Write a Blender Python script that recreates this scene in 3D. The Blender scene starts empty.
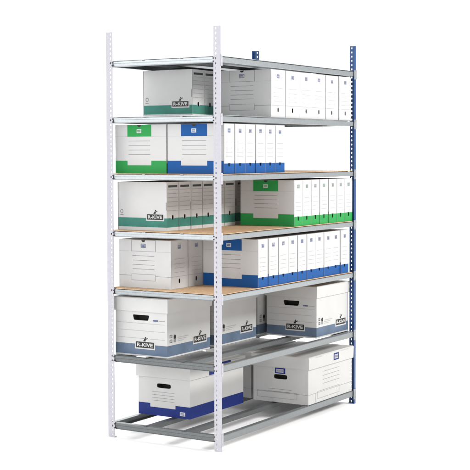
import bpy, bmesh, math, random
from mathutils import Vector, Matrix
random.seed(7)
SC = bpy.context.scene
C = SC.collection

# ---------------------------------------------------------------- camera
YAW, PITCH, ROLL = 1.01927, -0.04478, -0.00217
F = Vector((math.sin(YAW) * math.cos(PITCH), math.cos(YAW) * math.cos(PITCH), math.sin(PITCH)))
R0 = Vector((math.cos(YAW), -math.sin(YAW), 0)); U0 = R0.cross(F)
R = R0 * math.cos(ROLL) + U0 * math.sin(ROLL); U = U0 * math.cos(ROLL) - R0 * math.sin(ROLL)
cam = bpy.data.cameras.new('camera'); co = bpy.data.objects.new('camera', cam); C.objects.link(co)
m = Matrix((R, U, -F)).transposed().to_4x4(); m.translation = Vector((-5.5419, -3.5153, 1.5137))
co.matrix_world = m
cam.sensor_width = 36; cam.lens = 1308.99 / 470 * 36
cam.shift_x = -(238.79 - 235) / 470; cam.shift_y = (211.53 - 235) / 470
cam.clip_end = 400; SC.camera = co

# ---------------------------------------------------------------- studio surround: bright white backdrop behind the rack, softer behind the camera
w = bpy.data.worlds.new('World'); SC.world = w; w.use_nodes = True
nt = w.node_tree; nt.nodes.clear()
out = nt.nodes.new('ShaderNodeOutputWorld'); bg = nt.nodes.new('ShaderNodeBackground')
tc = nt.nodes.new('ShaderNodeTexCoord'); dot = nt.nodes.new('ShaderNodeVectorMath'); dot.operation = 'DOT_PRODUCT'
dot.inputs[1].default_value = (-0.1, 0.995, 0.0)
mr = nt.nodes.new('ShaderNodeMapRange'); mr.interpolation_type = 'SMOOTHSTEP'
mr.inputs['From Min'].default_value = -0.4; mr.inputs['From Max'].default_value = 0.7
mr.inputs['To Min'].default_value = 0.47; mr.inputs['To Max'].default_value = 2.55
bg.inputs[0].default_value = (1, 1, 1, 1)
nt.links.new(tc.outputs['Generated'], dot.inputs[0]); nt.links.new(dot.outputs['Value'], mr.inputs['Value'])
nt.links.new(mr.outputs['Result'], bg.inputs[1]); nt.links.new(bg.outputs[0], out.inputs[0])

def area(name, loc, target, size, energy, col=(1, 1, 1)):
    l = bpy.data.lights.new(name, 'AREA'); l.shape = 'SQUARE'; l.size = size; l.energy = energy; l.color = col
    o = bpy.data.objects.new(name, l); C.objects.link(o); o.location = loc
    o.rotation_euler = (Vector(target) - Vector(loc)).to_track_quat('-Z', 'Y').to_euler()
area('key_softbox', (2.2, -5.0, 3.9), (0.8, 0.2, 1.1), 1.5, 450, (1, 0.99, 0.97))
area('fill_softbox', (-5.0, -0.7, 1.85), (0.4, 0.35, 1.25), 1.8, 112, (0.97, 0.98, 1))
vs = SC.view_settings
SC.display_settings.display_device = 'sRGB'
vs.view_transform = 'Standard'; vs.look = 'None'; vs.exposure = 0; vs.gamma = 1
SC.cycles.max_bounces = 8

# ---------------------------------------------------------------- materials
def mat(name, col, rough=0.6, var=0.05, scale=9.0, bump=0.0, bscale=220.0, metal=0.0, spec=0.4, kind='noise'):
    M = bpy.data.materials.new(name); M.use_nodes = True
    if name != 'white_floor': col = tuple(c * 0.605 for c in col)
    n = M.node_tree.nodes; L = M.node_tree.links; b = n['Principled BSDF']
    b.inputs['Roughness'].default_value = rough; b.inputs['Metallic'].default_value = metal
    b.inputs['Specular IOR Level'].default_value = spec
    t = n.new('ShaderNodeTexCoord')
    tex = n.new('ShaderNodeTexVoronoi' if kind == 'spangle' else 'ShaderNodeTexNoise')
    tex.inputs['Scale'].default_value = scale
    if kind != 'spangle': tex.inputs['Detail'].default_value = 5
    L.new(t.outputs['Object'], tex.inputs['Vector'])
    r = n.new('ShaderNodeValToRGB'); e = r.color_ramp.elements
    e[0].position = 0.3; e[1].position = 0.7
    e[0].color = tuple(max(0, c * (1 - var)) for c in col) + (1,)
    e[1].color = tuple(min(1, c * (1 + var)) for c in col) + (1,)
    src = tex.outputs['Color'] if kind == 'spangle' else tex.outputs['Fac']
    L.new(src, r.inputs['Fac']); L.new(r.outputs['Color'], b.inputs['Base Color'])
    mrg = n.new('ShaderNodeMapRange'); mrg.inputs['To Min'].default_value = rough * (0.94 if kind == 'spangle' else 0.85); mrg.inputs['To Max'].default_value = min(1, rough * (1.06 if kind == 'spangle' else 1.15))
    L.new(src, mrg.inputs['Value']); L.new(mrg.outputs['Result'], b.inputs['Roughness'])
    if bump:
        n2 = n.new('ShaderNodeTexNoise'); n2.inputs['Scale'].default_value = bscale; n2.inputs['Detail'].default_value = 3
        bp = n.new('ShaderNodeBump'); bp.inputs['Strength'].default_value = bump; bp.inputs['Distance'].default_value = 0.002
        L.new(t.outputs['Object'], n2.inputs['Vector']); L.new(n2.outputs['Fac'], bp.inputs['Height']); L.new(bp.outputs['Normal'], b.inputs['Normal'])
    return M
CARD = mat('white_card', (0.74, 0.735, 0.73), 0.62, 0.025, 7, 0.10, 14)
CARD2 = mat('white_card_box', (0.74, 0.735, 0.725), 0.62, 0.035, 5, 0.32, 7)
EDGE = mat('card_edge', (0.55, 0.52, 0.48), 0.8)
INSIDE = mat('box_interior_shade', (0.03, 0.028, 0.026), 0.9)  # near-black: the dark of a closed box is put into the colour
BLUE = mat('blue_print', (0.010, 0.105, 0.37), 0.5, 0.05, spec=0.15)
GREEN = mat('green_print', (0.035, 0.38, 0.09), 0.5, 0.05, spec=0.15)
TEAL = mat('teal_print', (0.07, 0.285, 0.225), 0.55, 0.12, 14, spec=0.15)
SLATE = mat('slate_blue_print', (0.155, 0.215, 0.315), 0.55, 0.14, 11, spec=0.15)
NAVY = mat('navy_print', (0.02, 0.04, 0.24), 0.5, 0.06, spec=0.15)
BLACK = mat('black_print', (0.012, 0.012, 0.013), 0.5)
GREY = mat('grey_rule', (0.30, 0.30, 0.32), 0.7)
PALE = mat('pale_rule', (0.46, 0.46, 0.48), 0.7)
INK = mat('blue_grey_ink', (0.13, 0.16, 0.32), 0.7)
DGREEN = mat('grey_green_ink', (0.22, 0.30, 0.25), 0.7)
DTEAL = mat('dark_teal_ink', (0.06, 0.075, 0.075), 0.7)
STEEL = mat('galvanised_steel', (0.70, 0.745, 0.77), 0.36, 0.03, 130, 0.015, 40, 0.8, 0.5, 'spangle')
STEELL = mat('galvanised_steel_dimmed', (0.56, 0.60, 0.62), 0.4, 0.03, 130, 0.015, 40, 0.8, 0.5, 'spangle')  # same steel, toned down for beams that catch less light
STEELB = mat('galvanised_steel_shaded', (0.40, 0.425, 0.435), 0.42, 0.04, 130, 0.015, 40, 0.75, 0.5, 'spangle')  # same steel, with the weaker light on low long beams in its colour
STEELD = mat('galvanised_steel_deep_shade', (0.22, 0.235, 0.24), 0.42, 0.05, 130, 0.015, 40, 0.7, 0.5, 'spangle')  # same steel, shade of low end beams and crossbars painted in
CLIP = mat('zinc_clip', (0.42, 0.45, 0.48), 0.4, 0.08, 60, 0, 0, 0.5, 0.5, 'spangle')
DARK = mat('dark_hook', (0.03, 0.03, 0.032), 0.5)
LILAC = mat('lilac_white_paint', (0.62, 0.605, 0.665), 0.4, 0.03, 60, 0.05, 300)
PBLUE = mat('blue_paint', (0.026, 0.092, 0.275), 0.38, 0.08, 50, 0.05, 300)
FLOORM = mat('white_floor', (0.95, 0.95, 0.95), 0.9, 0.004, 2, spec=0.0)
def chip():
    M = mat('chipboard', (0.78, 0.525, 0.31), 0.75, 0.17, 60, 0.08, 260)
    return M
CHIP = chip()

# ---------------------------------------------------------------- mesh helpers
class MB:
    def __init__(s): s.v = []; s.f = []; s.mi = []; s.mats = []
    def mid(s, m):
        if m not in s.mats: s.mats.append(m)
        return s.mats.index(m)
    def poly(s, pts, m):
        i = len(s.v); s.v += [tuple(p) for p in pts]; s.f.append(list(range(i, i + len(pts)))); s.mi.append(s.mid(m))
    def box(s, x0, x1, y0, y1, z0, z1, m, skip=''):
        p = [Vector((x, y, z)) for x in (x0, x1) for y in (y0, y1) for z in (z0, z1)]
        for k, q in (('x', (0, 1, 3, 2)), ('X', (4, 6, 7, 5)), ('y', (0, 4, 5, 1)), ('Y', (2, 3, 7, 6)), ('z', (0, 2, 6, 4)), ('Z', (1, 5, 7, 3))):
            if k not in skip: s.poly([p[j] for j in q], m)
    def prism(s, prof, axis, a, b, m):          # closed profile extruded from a to b along 'x' or 'y'; prof = (depth, z)
        P = (lambda d, z, t: (t, d, z)) if axis == 'x' else (lambda d, z, t: (d, t, z))
        n = len(prof)
        for i in range(n):
            q, r = prof[i], prof[(i + 1) % n]
            s.poly([P(*q, a), P(*r, a), P(*r, b), P(*q, b)], m)
        s.poly([P(*q, a) for q in prof], m); s.poly([P(*q, b) for q in reversed(prof)], m)
    def build(s, name, parent=None, loc=None, bevel=0.0):
        me = bpy.data.meshes.new(name); me.from_pydata(s.v, [], s.f)
        for m in s.mats: me.materials.append(m)
        for p, k in zip(me.polygons, s.mi): p.material_index = k
        bm = bmesh.new(); bm.from_mesh(me); bmesh.ops.remove_doubles(bm, verts=bm.verts, dist=1e-5)
        bmesh.ops.recalc_face_normals(bm, faces=bm.faces); bm.to_mesh(me); bm.free()
        o = bpy.data.objects.new(name, me); C.objects.link(o)
        if parent: o.parent = parent
        if loc: o.location = loc
        return o

class Fr:                                        # a flat frame on a face: pt(u, v, off)
    def __init__(s, o, u, v): s.o = Vector(o); s.u = Vector(u); s.v = Vector(v); s.n = s.u.cross(s.v)
    def pt(s, a, b, off=0.0): return s.o + s.u * a + s.v * b + s.n * off
def rect(mb, fr, a0, a1, b0, b1, m, lay=1):
    e = 0.0005 * lay; mb.poly([fr.pt(a0, b0, e), fr.pt(a1, b0, e), fr.pt(a1, b1, e), fr.pt(a0, b1, e)], m)
def frame(mb, fr, a0, a1, b0, b1, t, m, lay=1):
    rect(mb, fr, a0, a1, b0, b0 + t, m, lay); rect(mb, fr, a0, a1, b1 - t, b1, m, lay)
    rect(mb, fr, a0, a0 + t, b0 + t, b1 - t, m, lay); rect(mb, fr, a1 - t, a1, b0 + t, b1 - t, m, lay)
def strip(mb, fr, W, segs):                      # a whole face as stacked bands [(v0, v1, material)]
    for v0, v1, m in segs: mb.poly([fr.pt(0, v0), fr.pt(W, v0), fr.pt(W, v1), fr.pt(0, v1)], m)
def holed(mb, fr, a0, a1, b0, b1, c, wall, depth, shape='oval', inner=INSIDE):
    """a rectangle of a face with a real opening (c = centre u, v, half width, half height) that leads into a recess coloured near-black for shade"""
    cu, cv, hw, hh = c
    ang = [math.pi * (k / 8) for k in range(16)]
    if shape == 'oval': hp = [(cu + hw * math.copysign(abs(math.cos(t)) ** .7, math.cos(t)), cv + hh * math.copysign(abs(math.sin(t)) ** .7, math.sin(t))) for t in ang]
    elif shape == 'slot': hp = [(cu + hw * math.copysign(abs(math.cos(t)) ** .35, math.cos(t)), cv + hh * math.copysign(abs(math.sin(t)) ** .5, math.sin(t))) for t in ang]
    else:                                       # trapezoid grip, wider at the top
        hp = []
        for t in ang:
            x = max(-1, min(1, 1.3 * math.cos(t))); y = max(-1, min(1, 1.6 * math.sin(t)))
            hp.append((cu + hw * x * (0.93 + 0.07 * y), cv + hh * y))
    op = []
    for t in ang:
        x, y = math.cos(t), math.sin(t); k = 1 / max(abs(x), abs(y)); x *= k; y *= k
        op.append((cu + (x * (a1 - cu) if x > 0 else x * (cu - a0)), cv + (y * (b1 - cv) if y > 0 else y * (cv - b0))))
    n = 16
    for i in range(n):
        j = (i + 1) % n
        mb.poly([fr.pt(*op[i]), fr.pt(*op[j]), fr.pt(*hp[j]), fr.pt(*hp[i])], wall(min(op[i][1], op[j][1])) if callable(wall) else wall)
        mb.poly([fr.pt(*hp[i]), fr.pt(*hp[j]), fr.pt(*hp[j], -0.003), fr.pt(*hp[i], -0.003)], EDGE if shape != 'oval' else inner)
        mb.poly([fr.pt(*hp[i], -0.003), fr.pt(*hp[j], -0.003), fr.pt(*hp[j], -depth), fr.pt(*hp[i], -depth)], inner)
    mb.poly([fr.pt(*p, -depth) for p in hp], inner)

_txt = {}
def text_tris(s):
    if s not in _txt:
        cu = bpy.data.curves.new('t', 'FONT'); cu.body = s; cu.size = 1; cu.offset = 0.028; cu.resolution_u = 3
        o = bpy.data.objects.new('t', cu); C.objects.link(o)
        bpy.context.view_layer.update()
        me = bpy.data.meshes.new_from_object(o.evaluated_get(bpy.context.evaluated_depsgraph_get()))
        V = [(v.co.x, v.co.y) for v in me.vertices]; T = [list(p.vertices) for p in me.polygons]
        bpy.data.objects.remove(o); bpy.data.curves.remove(cu); bpy.data.meshes.remove(me)
        x0 = min(v[0] for v in V); x1 = max(v[0] for v in V); y0 = min(v[1] for v in V); y1 = max(v[1] for v in V)
        _txt[s] = ([((x - x0) / (x1 - x0), (y - y0) / (y1 - y0)) for x, y in V], T)
    return _txt[s]
def text(mb, fr, s, a0, a1, b0, b1, m, lay=3):
    V, T = text_tris(s); e = 0.0005 * lay
    for t in T: mb.poly([fr.pt(a0 + V[i][0] * (a1 - a0), b0 + V[i][1] * (b1 - b0), e) for i in t], m)

def logo_plate(fr, a, b, wd, parent):            # black plate, white rim, lettering, little running figure above
    mb = MB(); h = wd * 0.27
    rect(mb, fr, a - .05 * wd, a + wd * 1.05, b - .06 * wd, b + h + .06 * wd, CARD, 1)
    rect(mb, fr, a + .36 * wd, a + wd * .66, b + h + .06 * wd, b + h + .15 * wd, CARD, 1)
    rect(mb, fr, a, a + wd, b, b + h, BLACK, 2)
    text(mb, fr, 'R-KIVE', a + .07 * wd, a + .93 * wd, b + .2 * h, b + .8 * h, CARD, 3)
    c = a + .5 * wd; y = b + h
    for q in ([(-.10, .03), (.02, .02), (.06, .13), (-.02, .15)], [(.0, .16), (.06, .15), (.06, .22), (.0, .22)], [(.06, .10), (.15, .16), (.14, .19), (.05, .14)]):
        mb.poly([fr.pt(c + p[0] * wd, y + p[1] * wd, .0012) for p in q], BLACK)
    return mb.build('logo', parent)

def emblem(mb, fr, a, b, wd, ht, ink, paper=None, lay=2):   # small maker's mark: a framed block with two rows of tiny strokes
    if paper: rect(mb, fr, a - wd / 2, a + wd / 2, b - ht / 2, b + ht / 2, paper, lay)
    else: frame(mb, fr, a - wd / 2, a + wd / 2, b - ht / 2, b + ht / 2, ht * .13, ink, lay)
    n = 4
    for r in (0, 1):
        for k in range(n):
            x = a - wd * .34 + k * wd * .68 / n
            y = b + (0.04 if r == 0 else -.30) * ht
            rect(mb, fr, x, x + wd * .68 / n * .7, y, y + ht * .24, ink, lay + 1)

def badge(mb, fr, a0, a1, b0, b1, lay):            # maker's badge: thick navy border, pale middle with fine broken strokes
    w_, h_ = a1 - a0, b1 - b0
    rect(mb, fr, a0, a1, b0, b1, NAVY, lay)
    x0, x1, y0, y1 = a0 + w_ * .12, a1 - w_ * .17, b0 + h_ * .2, b1 - h_ * .2
    rect(mb, fr, x0, x1, y0, y1, LILAC, lay + 1)
    x = x0 + w_ * .03
    for k in range(9):
        st = w_ * (.018 + .02 * ((k * 5) % 3) / 2); lo = y0 + h_ * .09 * (1 + (k * 7) % 3 * .4)
        rect(mb, fr, x, x + st, lo, y1 - h_ * .09 * (1 + (k * 4) % 3 * .4), INK, lay + 2)
        x += w_ * .072
def thing(name, label, cat, loc, rz=0, group=None):
    o = bpy.data.objects.new(name, None); C.objects.link(o); o.empty_display_size = .05
    o.location = loc; o.rotation_euler = (0, 0, rz)
    o['label'] = label; o['category'] = cat
    if group: o['group'] = group
    return o
def dup(root, loc, rz, label, group=None):
    r = root.copy(); C.objects.link(r); r.location = loc; r.rotation_euler = (0, 0, rz); r['label'] = label
    if group: r['group'] = group
    for ch in list(root.children):
        c = ch.copy(); C.objects.link(c); c.parent = r
        for g in list(ch.children):
            d = g.copy(); C.objects.link(d); d.parent = c
    return r

# ---------------------------------------------------------------- setting
f = MB(); f.poly([(-60, -60, 0), (60, -60, 0), (60, 60, 0), (-60, 60, 0)], FLOORM)
fl = f.build('floor'); fl['kind'] = 'structure'

# ---------------------------------------------------------------- the rack
W, D, H = 1.5147, 0.7154, 2.15
ZS = [2.0006, 1.7049, 1.4067, 1.1052, 0.7990, 0.4387, 0.0794]
BOARD = {0: 'steel', 1: 'steel', 2: 'chip', 3: 'chip', 4: 'chip'}
BH = 0.0336
rack = thing('shelving_rack', 'tall grey steel shelving rack with seven shelves, two white posts and two blue posts', 'shelving', (W / 2, D / 2, 0))
OFF = Vector((-W / 2, -D / 2, 0))
def put(mb, name, parent=rack): 
    o = mb.build(name, parent)
    o.location = OFF if parent is rack else (0, 0, 0)
    return o
TH = 0.0025; WB = 0.042; LIP = 0.022; PITCHZ = 0.025
def post(x, sx, y, sy, m, label, LIP=LIP):
    """C-shaped upright: perforated web in the y-z plane, plain lips turned inwards"""
    mb = MB(); hc, hw, hh = 0.0285, 0.0040, 0.0058
    n = round(H / PITCHZ); ang = [math.pi / 4 * k for k in range(8)]
    X = [x, x + sx * TH]
    for k in range(n):
        z0 = k * PITCHZ; z1 = z0 + PITCHZ; zc = z0 + PITCHZ / 2
        hp = [(hc + hw * math.cos(t), zc + hh * math.sin(t) * (1.0 if math.sin(t) > 0 else 1.15)) for t in ang]
        op = [(WB, zc), (WB, z1), (hc, z1), (0, z1), (0, zc), (0, z0), (hc, z0), (WB, z0)]
        for xx in X:
            for i in range(8):
                j = (i + 1) % 8
                mb.poly([(xx, y + sy * a, b) for a, b in (op[i], op[j], hp[j], hp[i])], m)
        for i in range(8):
            j = (i + 1) % 8
            mb.poly([(X[0], y + sy * hp[i][0], hp[i][1]), (X[0], y + sy * hp[j][0], hp[j][1]), (X[1], y + sy * hp[j][0], hp[j][1]), (X[1], y + sy * hp[i][0], hp[i][1])], m)
    for b in (0, WB):
        mb.poly([(X[0], y + sy * b, 0), (X[1], y + sy * b, 0), (X[1], y + sy * b, H), (X[0], y + sy * b, H)], m)
    for zz in (0, H):
        mb.poly([(X[0], y, zz), (X[1], y, zz), (X[1], y + sy * WB, zz), (X[0], y + sy * WB, zz)], m)
    xa, xb = sorted((x + sx * TH, x + sx * LIP)); ya, yb = sorted((y + sy * .0001, y + sy * TH))
    mb.box(xa, xb, ya, yb, 0, H, m)
    o = put(mb, 'post'); o['label'] = label
    ft = MB(); xa, xb = sorted((x + sx * .0032, x + sx * (LIP - .0005))); ya, yb = sorted((y + sy * .0035, y + sy * (WB - .002)))
    ft.box(xa, xb, ya, yb, 0.0005, .0045, m); put(ft, 'foot_plate', o)
post(0, 1, 0, 1, LILAC, 'white front post with a row of holes', .006)
post(0, 1, D, -1, LILAC, 'white rear post with a row of holes')
post(W, -1, 0, 1, PBLUE, 'blue front post with a row of holes')
post(W, -1, D, -1, PBLUE, 'blue rear post with a row of holes')

def cprof(d0, sd, z, h, step):                    # open channel section, (depth, z) points, outer face at d0, opening inwards
    t = 0.0022; dp = 0.030
    p = [(0, -h + .002), (.002, -h), (dp, -h), (dp, -h + t), (t + step, -h + t), (t + step, -h * .42)]
    p += [(t, -h * .36), (t, -t), (dp, -t), (dp, 0), (.0025, 0), (0, -.0025)]
    if step: p += [(0, -h * .36), (step, -h * .42), (step, -h + .004)]
    return [(d0 + sd * a, z + b) for a, b in p]
for i, z in enumerate(ZS):
    has = i in BOARD
    zb = z - (0.006 if has else 0.0); h = BH - (0.006 if has else 0)
    sm = (STEEL if i < 4 else STEELL) if has else STEELD; lm = STEELL if has else STEELB  # darker copies of the one steel carry the shade on these beams
    for y0, sy in ((0.003, 1), (D - 0.003, -1)):                         # long beams
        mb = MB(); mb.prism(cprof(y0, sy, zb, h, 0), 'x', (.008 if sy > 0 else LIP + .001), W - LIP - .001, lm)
        o = put(mb, 'long_beam')
        for xx, CL in ((((.0005, .0155), LILAC), ((W - .030, W + .001), CLIP)) if sy > 0 else ()):
            e = MB(); ya, yb = sorted((y0 - sy * .0035, y0 - sy * .0060))
            e.box(xx[0], xx[1], ya, yb, zb - h - .018, zb + .012, CL)
            for zz in (zb - .004, zb - h - .006):                         # rivet heads
                xm = (xx[0] + xx[1]) / 2; yc = y0 - sy * .0060
                r = [(xm + .0035 * math.cos(t * math.pi / 4), yc - sy * .0012, zz + .0035 * math.sin(t * math.pi / 4)) for t in range(8)]
                r2 = [(xm + .0045 * math.cos(t * math.pi / 4), yc, zz + .0045 * math.sin(t * math.pi / 4)) for t in range(8)]
                e.poly(r, CL)
                for t in range(8): e.poly([r[t], r[(t + 1) % 8], r2[(t + 1) % 8], r2[t]], CL)
            put(e, 'end_plate', o)
    for x0, sx in ((0.003, 1), (W - 0.003, -1)):                         # end beams
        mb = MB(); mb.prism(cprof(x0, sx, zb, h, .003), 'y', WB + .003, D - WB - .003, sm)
        o = put(mb, 'end_beam')
        for ya, yb in ((WB - .004, WB + .004), (D - WB - .004, D - WB + .004)):
            for zz in (zb - .009, zb - h + .003):
                e = MB(); xa, xb = sorted((x0 - sx * .0008, x0 + sx * .012)); xa, xb = (xa, xb) if abs(xa) > 0 else (xa, xb)
                xa, xb = sorted((x0 + sx * .0006, x0 - sx * .004)); e.box(xa, xb, ya, yb, zz, zz + .006, DARK); put(e, 'hook', o)
    for yc in (D / 3, 2 * D / 3):                                        # bars along the shelf, hooked over the end beams
        mb = MB(); zt = zb - (.0135 if has else .001); hw = .019; bh = .0125 if has else .024; t = .002
        p = [(yc - hw, zt - bh), (yc - hw, zt - .002), (yc - hw + .002, zt), (yc + hw - .002, zt), (yc + hw, zt - .002), (yc + hw, zt - bh), (yc + hw - t, zt - bh), (yc + hw - t, zt - t), (yc - hw + t, zt - t), (yc - hw + t, zt - bh)]
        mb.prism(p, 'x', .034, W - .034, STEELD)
        o = put(mb, 'crossbar')
        for xa, xb in ((.0012, .036), (W - .036, W - .0012)):
            e = MB(); e.box(xa, xb, yc - .009, yc + .009, zb + .0004, zb + .0024, sm)
            put(e, 'hook', o)
    if has:
        mb = MB(); x0, x1, y0, y1 = .007, W - .007, .007, D - .007
        zt0 = zb + .0030
        m0 = CHIP if BOARD[i] == 'chip' else STEEL
        # board with cut corners round the posts
        k = WB + .004; kk = LIP + .004
        pl = [(x0 + kk, y0), (x1 - kk, y0), (x1 - kk, y0 + k), (x1, y0 + k), (x1, y1 - k), (x1 - kk, y1 - k), (x1 - kk, y1), (x0 + kk, y1), (x0 + kk, y1 - k), (x0, y1 - k), (x0, y0 + k), (x0 + kk, y0 + k)]
        zu = zt0
        mb.poly([(a, b, z) for a, b in pl], m0); mb.poly([(a, b, zu) for a, b in reversed(pl)], m0)
        for q in range(12):
            a, b = pl[q], pl[(q + 1) % 12]; mb.poly([(*a, zu), (*b, zu), (*b, z), (*a, z)], m0)
        put(mb, 'board' if BOARD[i] == 'chip' else 'deck_panel')
        if BOARD[i] == 'chip':                                          # body of the board drops inside the frame
            mb = MB(); mb.box(.036, W - .036, .036, D - .036, zb - .0125, zt0 - .0003, CHIP); put(mb, 'board_core')

# ---------------------------------------------------------------- archive files
FH = 0.2555
def file_proto(t, kind, FD):
    """upright archive file: spine (width t) faces -Y, wide cheek faces -X; origin at the centre of the base"""
    root = bpy.data.objects.new('archive_file', None); C.objects.link(root); root.empty_display_size = .05
    mb = MB(); h = FH
    col = {'blue': BLUE, 'green': GREEN, 'white': CARD, 'teal': TEAL}[kind]
    S = Fr((-t / 2, -FD / 2, 0), (1, 0, 0), (0, 0, 1)); Wd = Fr((-t / 2, FD / 2, 0), (0, -1, 0), (0, 0, 1))
    Bk = Fr((t / 2, FD / 2, 0), (-1, 0, 0), (0, 0, 1)); Rt = Fr((t / 2, -FD / 2, 0), (0, 1, 0), (0, 0, 1))
    if kind == 'teal': wide = [(0, .07 * h, CARD), (.07 * h, .26 * h, TEAL), (.26 * h, h, CARD)]; sp = wide
    elif kind == 'white': wide = sp = [(0, h, CARD)]
    else: wide = [(0, .26 * h, col), (.26 * h, h, CARD)]; sp = [(0, .205 * h, col), (.205 * h, h, CARD)]
    strip(mb, Wd, FD, wide); strip(mb, Rt, FD, wide); strip(mb, Bk, t, wide)
    # spine face with a real finger hole
    hv = {'blue': .195, 'green': .165, 'white': .155, 'teal': .275}[kind] * h
    hb, ht = hv - .020, hv + .020
    def wallm(v):
        return col if kind in ('blue', 'green') and v < .205 * h - 1e-6 else CARD
    segs = []
    cuts = sorted({0, hb, ht, h} | {a for a, _, _ in sp})
    for a, b in zip(cuts[:-1], cuts[1:]):
        mm = [m for s0, s1, m in sp if s0 <= (a + b) / 2 <= s1][0]
        if a >= hb - 1e-9 and b <= ht + 1e-9:
            for u0, u1 in ((0, t / 2 - .013), (t / 2 + .013, t)): mb.poly([S.pt(u0, a), S.pt(u1, a), S.pt(u1, b), S.pt(u0, b)], mm)
        else: mb.poly([S.pt(0, a), S.pt(t, a), S.pt(t, b), S.pt(0, b)], mm)
    base = {'blue': BLUE, 'green': GREEN, 'white': CARD, 'teal': TEAL}[kind]
    if kind == 'teal':
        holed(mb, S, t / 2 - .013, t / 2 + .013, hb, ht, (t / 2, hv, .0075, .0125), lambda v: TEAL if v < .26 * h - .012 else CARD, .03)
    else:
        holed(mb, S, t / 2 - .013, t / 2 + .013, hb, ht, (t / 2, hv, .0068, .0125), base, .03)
    mb.poly([(-t / 2, -FD / 2, h), (t / 2, -FD / 2, h), (t / 2, FD / 2, h), (-t / 2, FD / 2, h)], CARD)
    mb.poly([(-t / 2, -FD / 2, 0), (-t / 2, FD / 2, 0), (t / 2, FD / 2, 0), (t / 2, -FD / 2, 0)], CARD)
    # folded seams near the cheek edges
    rule = {'teal': GREY}.get(kind, GREY)
    if kind != 'teal':
        a0, a1 = .245 * FD, .71 * FD
        for q in (.66, .565, .475, .385): rect(mb, Wd, a0 + .02 * FD, a1 - .02 * FD, q * h, q * h + .0022, rule)
        if kind == 'white':
            for s0, s1 in ((0, a0), (a1, FD)): rect(mb, Wd, s0, s1, .245 * h, .245 * h + .002, GREY)
            frame(mb, Wd, a0, a1, .15 * h, .285 * h, .0018, GREY)
            rect(mb, S, 0.002, t - .002, .245 * h, .245 * h + .002, PALE)
        else: rect(mb, Wd, a0, a1, .165 * h, .2605 * h, CARD)
        rect(mb, Wd, 0.0, a0, .755 * h, .755 * h + .0010, PALE); rect(mb, Wd, a1, FD, .755 * h, .755 * h + .0010, PALE)
    else:
        rect(mb, Wd, FD - .006, FD - .0015, .42 * h, .58 * h, GREY)
        for k in range(12):
            t0, t1 = 2 * math.pi * k / 12, 2 * math.pi * (k + 1) / 12
            cx, cy = .026, .385 * h
            mb.poly([Wd.pt(cx + r_ * math.cos(t_), cy + 1.2 * r_ * math.sin(t_), .0005) for r_, t_ in ((.010, t0), (.010, t1), (.0065, t1), (.0065, t0))], GREY)
        rect(mb, Wd, .015, .037, .305 * h, .32 * h, GREY); rect(mb, Wd, 0, .004, .005 * h, .995 * h, GREY)  # edge strip paints the shading of the sleeve lip
    rect(mb, S, 0.0, .0016, .01 * h, .99 * h, GREY)                     # glued edge of the sleeve, its shadow painted grey
    body = mb.build('body', root)
    # tuck-in flap on the cheek, with a thumb notch
    if kind != 'teal':
        fb = MB(); a0, a1 = .245 * FD, .71 * FD; c = (a0 + a1) / 2; v0 = .755 * h
        Fo = Fr(Wd.pt(0, 0, .0012), Wd.u, Wd.v); m = col if kind != 'white' else CARD
        nr = .013
        pts = [(a0, v0), (a1, v0), (a1, h - .001)] + [(c + nr * math.cos(t_), h - .001 - nr * .9 * math.sin(t_)) for t_ in [math.pi * k / 8 for k in range(9)]] + [(a0, h - .001)]
        # three pieces so that the notch stays concave
        for sgn in (1, -1):
            arc = [(c + sgn * nr * math.cos(t_), h - .001 - nr * .9 * math.sin(t_)) for t_ in [math.pi / 2 * k / 6 for k in range(7)]]
            e = a1 if sgn > 0 else a0
            for k in range(6):
                p0, p1 = arc[k], arc[k + 1]
                fb.poly([Fo.pt(*p0), Fo.pt(*p1), Fo.pt(p1[0], v0), Fo.pt(p0[0], v0)], m)
            fb.poly([Fo.pt(e, v0), Fo.pt(e, h - .001), Fo.pt(c + sgn * nr, h - .001), Fo.pt(c + sgn * nr, v0)], m)
        for q in (((a0, v0), (a1, v0)), ((a1, v0), (a1, h - .001)), ((a0, v0), (a0, h - .001))):
            fb.poly([Fo.pt(*q[0]), Fo.pt(*q[1]), Fo.pt(*q[1], -.0011), Fo.pt(*q[0], -.0011)], m)
        fb.poly([Fo.pt(c + nr * math.cos(t_), h - .001 - nr * .9 * math.sin(t_), -.0006) for t_ in [math.pi * k / 8 for k in range(9)]], BLACK)  # black backing paints the shade inside the thumb notch
        if kind == 'white':
            frame(fb, Fo, a0, a1, v0, h - .001, .0016, GREY); emblem(fb, Fo, c, .875 * h, .032, .021, INK)
        else: emblem(fb, Fo, c, .868 * h, .030, .021, col, CARD)
        fb.build('flap', root)
    # spine label
    lb = MB()
    if kind == 'teal':
        rect(lb, S, .12 * t, .88 * t, .89 * h, .935 * h, DTEAL, 2)
        for q in (.84, .76, .68, .59, .50, .41): rect(lb, S, .06 * t, .94 * t, q * h, q * h + .0018, PALE, 2)
    else:
        rect(lb, S, .05 * t, .95 * t, (.30 if kind == 'white' else .212) * h, .99 * h, CARD, 1)
        emblem(lb, S, t / 2, .862 * h, min(.028, .26 * t), .020, {'blue': INK, 'green': DGREEN, 'white': INK}[kind])
        for q in (.61, .51, .425, .335): rect(lb, S, .2 * t, .80 * t, q * h, q * h + .0018, PALE, 2)
    lb.build('spine_label', root)
    if kind == 'teal': logo_plate(Wd, .60 * FD, .225 * h, .105, root)
    return root

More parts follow.
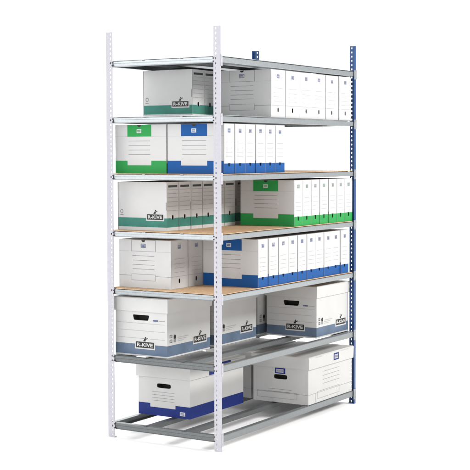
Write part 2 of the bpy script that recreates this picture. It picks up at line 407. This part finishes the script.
ORD = ['first', 'second', 'third', 'fourth', 'fifth', 'sixth', 'seventh', 'eighth', 'ninth', 'tenth']
def file_row(kind, edges, yfront, shelf, labels, group, gap=.003, jig=.004, FD=.345):
    t = sum(edges[k + 1] - edges[k] for k in range(len(edges) - 1)) / (len(edges) - 1) - gap
    proto = file_proto(t, kind, FD)
    for k in range(len(edges) - 1):
        xc = (edges[k] + edges[k + 1]) / 2 + random.uniform(-.0006, .0006)
        loc = (xc, yfront + FD / 2 + random.uniform(-jig * .4, jig), ZS[shelf] + .0006)
        rz = random.uniform(-.004, .004)
        tilt = random.uniform(-.0035, .0035)
        if k == 0:
            proto.location = loc; o = proto; o.rotation_euler = (0, 0, rz)
            o['category'] = 'archive file'; o['label'] = labels[k]; o['group'] = group
        else: o = dup(proto, loc, rz, labels[k], group)
        o.rotation_euler.y = tilt; o.location.z += abs(tilt) * t / 2
def lin(a, b, n): return [a + (b - a) * k / n for k in range(n + 1)]
def lab(n, what, first=None, last=None):
    L = ['%s from the left of the %s' % (ORD[k], what) for k in range(n)]
    if first: L[0] = first
    if last: L[-1] = last
    return L
# second shelf
file_row('white', [.530, .692, .855, 1.006, 1.167, 1.326, 1.485], .020, 1,
         lab(6, 'six all white files just under the top shelf', 'leftmost all white file under the top shelf, its wide side showing', 'rightmost all white file under the top shelf, beside the blue post'), 'row of white files under the top shelf')
file_row('teal', lin(.302, .662, 3), .372, 1, FD=.322, labels=
         ['teal banded file under the top shelf with its wide logo side showing', 'second teal banded file from the left under the top shelf, behind white post', 'third teal banded file under the top shelf, mostly hidden behind white files'], group='teal banded files under the top shelf')
# third shelf
file_row('blue', [.060, .165, .270, .373, .478, .585, .688], .020, 2,
         lab(6, 'six blue banded files on the third shelf down', 'blue banded file with wide side showing, right beside the green one', 'rightmost of six blue banded files on third shelf, beside the empty gap'), 'blue banded files on the third shelf')
file_row('green', [.056, .161], .371, 2, FD=.330, labels=['single green banded file at the left end of the third shelf'], group='green banded files')
# fourth shelf
file_row('green', lin(.772, 1.492, 7), .012, 3,
         lab(7, 'seven green banded files on fourth shelf', 'green banded file on the fourth shelf with its wide shaded side showing', 'rightmost green banded file on the fourth shelf, beside the blue post'), 'green banded files')
file_row('teal', lin(.076, .752, 6), .380, 3, FD=.318, labels=
         lab(6, 'six teal banded files on fourth shelf', 'teal banded file at left end of the fourth shelf, wide logo side showing', 'last teal banded file on the fourth shelf, next to the green files'), group='teal banded files on the fourth shelf', gap=.0025)
file_row('teal', [.800, .915], .40, 3, FD=.30, labels=['teal banded file pushed back in the shade behind the green files'], group='teal banded files on the fourth shelf')
# fifth shelf
file_row('blue', [.384, .495, .602, .709, .816, .922, 1.027, 1.130, 1.235, 1.340, 1.441], .014, 4,
         lab(10, 'ten blue banded files on fifth shelf', 'blue banded file on the fifth shelf with its wide shaded side showing', 'rightmost of ten blue banded files on the fifth shelf'), 'row of ten blue banded files on the fifth shelf')
file_row('white', [.084, .244, .409], .362, 4, FD=.336, labels=
         ['all white file at the left end of the fifth shelf, wide side showing', 'all white file between the leftmost white file and the blue files, fifth shelf'], group='white files on the fifth shelf', gap=.005)

# ---------------------------------------------------------------- lidded storage boxes
def storage_box(kind, L, wd, h, lh, loc, rz, label, group=None):
    """end with the grip faces -X, long side faces -Y; origin at the centre of the base"""
    root = thing('storage_box', label, 'storage box', loc, rz, group)
    E = Fr((-L / 2, wd / 2, 0), (0, -1, 0), (0, 0, 1)); S = Fr((-L / 2, -wd / 2, 0), (1, 0, 0), (0, 0, 1))
    Bk = Fr((L / 2, wd / 2, 0), (-1, 0, 0), (0, 0, 1)); Rt = Fr((L / 2, -wd / 2, 0), (0, 1, 0), (0, 0, 1))
    mb = MB(); zt = h - .006
    if kind == 'slate': segs = [(0, .025 * h, CARD2), (.025 * h, .205 * h, SLATE), (.205 * h, zt, CARD2)]
    elif kind == 'navy': segs = [(0, .235 * h, NAVY), (.235 * h, zt, CARD2)]
    else: segs = [(0, zt, CARD2)]
    for fr, q in ((S, L), (Bk, wd), (Rt, wd)): strip(mb, fr, q if fr is not Bk else L, segs) if fr is not Rt else strip(mb, fr, wd, segs)
    gv = {'slate': .655, 'navy': .60, 'white': .545}[kind] * h; gw, gh = {'slate': (.054, .0145), 'navy': (.046, .0125), 'white': (.044, .0135)}[kind]
    g0, g1 = gv - .03, gv + .03
    for a, b, m in segs:
        if b <= g0 or a >= g1: strip(mb, E, wd, [(a, b, m)])
        else:
            strip(mb, E, wd, [(a, g0, m), (g1, b, m)])
            for u0, u1 in ((0, wd / 2 - .07), (wd / 2 + .07, wd)): mb.poly([E.pt(u0, g0), E.pt(u1, g0), E.pt(u1, g1), E.pt(u0, g1)], m)
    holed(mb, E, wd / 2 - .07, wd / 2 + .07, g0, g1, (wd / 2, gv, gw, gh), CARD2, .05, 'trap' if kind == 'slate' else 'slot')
    mb.poly([(-L / 2, -wd / 2, 0), (-L / 2, wd / 2, 0), (L / 2, wd / 2, 0), (L / 2, -wd / 2, 0)], CARD2)
    mb.poly([(-L / 2, -wd / 2, zt), (L / 2, -wd / 2, zt), (L / 2, wd / 2, zt), (-L / 2, wd / 2, zt)], CARD2)
    if kind == 'slate':
        for q in (.555, .43, .30):
            rect(mb, E, .012, wd - .012, q * h, q * h + .0017, PALE)
        for k, (a, b_) in enumerate(((.73, .745), (.75, .765), (.77, .785), (.79, .805), (.81, .825))): rect(mb, E, a * wd, b_ * wd + .001, .605 * h, .632 * h, INK)
        for k in range(6): rect(mb, E, (.845 + k * .02) * wd, (.858 + k * .02) * wd, .612 * h, .622 * h, GREY)
        for a in (.055, .075):                                     # handling symbols
            frame(mb, S, a * L, a * L + .016, .33 * h, .385 * h, .003, GREY); frame(mb, S, a * L, a * L + .016, .25 * h, .305 * h, .003, GREY)
        for a, b_ in ((.145, .31), (.145, .25)):
            mb.poly([S.pt(a * L, b_ * h, .0005), S.pt(a * L + .022, b_ * h, .0005), S.pt(a * L + .022, (b_ + .05) * h, .0005), S.pt(a * L + .011, (b_ + .075) * h, .0005), S.pt(a * L, (b_ + .05) * h, .0005)], BLACK if b_ > .3 else GREY)
        for r_ in range(3):
            for k in range(9 - 2 * r_): rect(mb, S, (.235 + k * .028) * L, (.255 + k * .028) * L, (.315 - r_ * .03) * h, (.327 - r_ * .03) * h, PALE)
    else:
        a0, a1 = .27 * wd, .70 * wd
        for q in (.47, .41, .35, .295)[(0 if kind == 'navy' else 2):]: rect(mb, E, a0, a1, q * h - (.0 if kind == 'navy' else .02), q * h + .0018 - (.0 if kind == 'navy' else .02), GREY)
        if kind == 'navy':
            rect(mb, E, a0 - .012, a1 + .008, .165 * h, .2355 * h, CARD2)
            emblem(mb, E, .86 * wd, .085 * h, .034, .021, NAVY, CARD)
        else:
            rect(mb, E, 0.004, wd - .004, .205 * h, .205 * h + .0016, GREY); frame(mb, E, .07 * wd, .80 * wd, .085 * h, .225 * h, .0016, GREY)
            rect(mb, S, 0.004, L - .004, .205 * h, .205 * h + .0016, GREY); frame(mb, S, .20 * L, .70 * L, .075 * h, .235 * h, .0016, GREY)
            rect(mb, S, .16 * L, .16 * L + .0016, .01 * h, .205 * h, GREY)
            for q in (.62, .535, .45, .365): rect(mb, S, .32 * L, .70 * L, q * h, q * h + .0018, GREY)
    mb.build('body', root)
    # lid: five walls with a real rim
    ld = MB(); o = .009; x0, x1, y0, y1 = -L / 2 - o, L / 2 + o, -wd / 2 - o, wd / 2 + o; z0 = h - lh
    r = .004
    top = [(x0 + r, y0 + r, h), (x1 - r, y0 + r, h), (x1 - r, y1 - r, h), (x0 + r, y1 - r, h)]
    mid = [(x0, y0, h - r), (x1, y0, h - r), (x1, y1, h - r), (x0, y1, h - r)]
    bot = [(x0 + .001, y0 + .001, z0), (x1 - .001, y0 + .001, z0), (x1 - .001, y1 - .001, z0), (x0 + .001, y1 - .001, z0)]
    J = lambda p, q: (p[0] + random.uniform(-q, q), p[1] + random.uniform(-q, q), p[2] + random.uniform(-q, q))
    top = [J(p, .0012) for p in top]; mid = [J(p, .0008) for p in mid]; bot = [J(p, .0022) for p in bot]
    inn = [(x0 + .005, y0 + .005, z0), (x1 - .005, y0 + .005, z0), (x1 - .005, y1 - .005, z0), (x0 + .005, y1 - .005, z0)]
    inu = [(a, b, h - .005) for a, b, _ in inn]
    ld.poly(top, CARD2); ld.poly(inu, CARD2)
    for k in range(4):
        j = (k + 1) % 4
        for A, B in ((top, mid), (mid, bot), (bot, inn), (inn, inu)): ld.poly([A[k], A[j], B[j], B[k]], CARD2)
    if kind != 'slate':
        LS = Fr((x0, y0, z0), (1, 0, 0), (0, 0, 1)); LL = L + 2 * o
        for c in (.22, .78): rect(ld, LS, (c - .09) * LL, (c + .09) * LL, lh - .009, lh - .0075, PALE, 3)
    lid = ld.build('lid', root)
    # printed marks that read as pieces of their own
    if kind == 'slate':
        logo_plate(E, .40 * wd, .145 * h, .118, root)
        logo_plate(S, .60 * L, .165 * h, .125, root)
    elif kind == 'navy':
        lg = MB(); LS = Fr((x0, y0, z0), (1, 0, 0), (0, 0, 1)); LL = L + 2 * o
        rect(lg, LS, .33 * LL, .72 * LL, .005, lh - .006, NAVY, 3); emblem(lg, LS, .46 * LL, lh * .5, .06, .03, NAVY, CARD, 4); lg.build('logo', root)
    else:
        lg = MB(); LS = Fr((x0, y0, z0), (1, 0, 0), (0, 0, 1)); LL = L + 2 * o
        badge(lg, LS, .535 * LL, .535 * LL + .064, .016, lh - .012, 3); lg.build('logo', root)
        lg = MB(); badge(lg, E, .40 * wd, .40 * wd + .068, .612 * h, .732 * h, 2); lg.build('logo', root)
    return root
def at(x0, x1, y0, y1, shelf): return ((x0 + x1) / 2, (y0 + y1) / 2, ZS[shelf] + .003)
g = 'lidded boxes with slate blue bands'
storage_box('slate', .412, .335, .312, .076, at(.045, .457, .362, .697, 5), 0, 'slate banded lidded box at the left end, its black grip hole in full view', g)
storage_box('slate', .425, .335, .312, .078, at(.525, .950, .362, .697, 5), 0, 'slate banded lidded box partly behind the white front post, only long side showing', g)
storage_box('slate', .425, .300, .308, .076, at(1.030, 1.455, .400, .700, 5), 0, 'slate banded lidded box deep in the dark rear corner, nearly hidden', g)
storage_box('slate', .400, .333, .301, .068, at(1.092, 1.492, .041, .374, 5), 0, 'slate banded lidded box at the right end beside the blue post', g)
storage_box('navy', .550, .340, .276, .066, at(.262, .812, .366, .706, 6), 0, 'white lidded box with dark navy base on the bottom shelf')
g = 'plain white lidded boxes on the bottom shelf'
storage_box('white', .545, .362, .272, .069, at(.932, 1.477, .008, .370, 6), 0, 'all white lidded box at the right end of the bottom shelf, blue logo showing', g)
storage_box('white', .515, .300, .272, .069, at(.960, 1.475, .404, .704, 6), 0, 'all white lidded box nearly hidden behind the front one, bottom shelf', g)
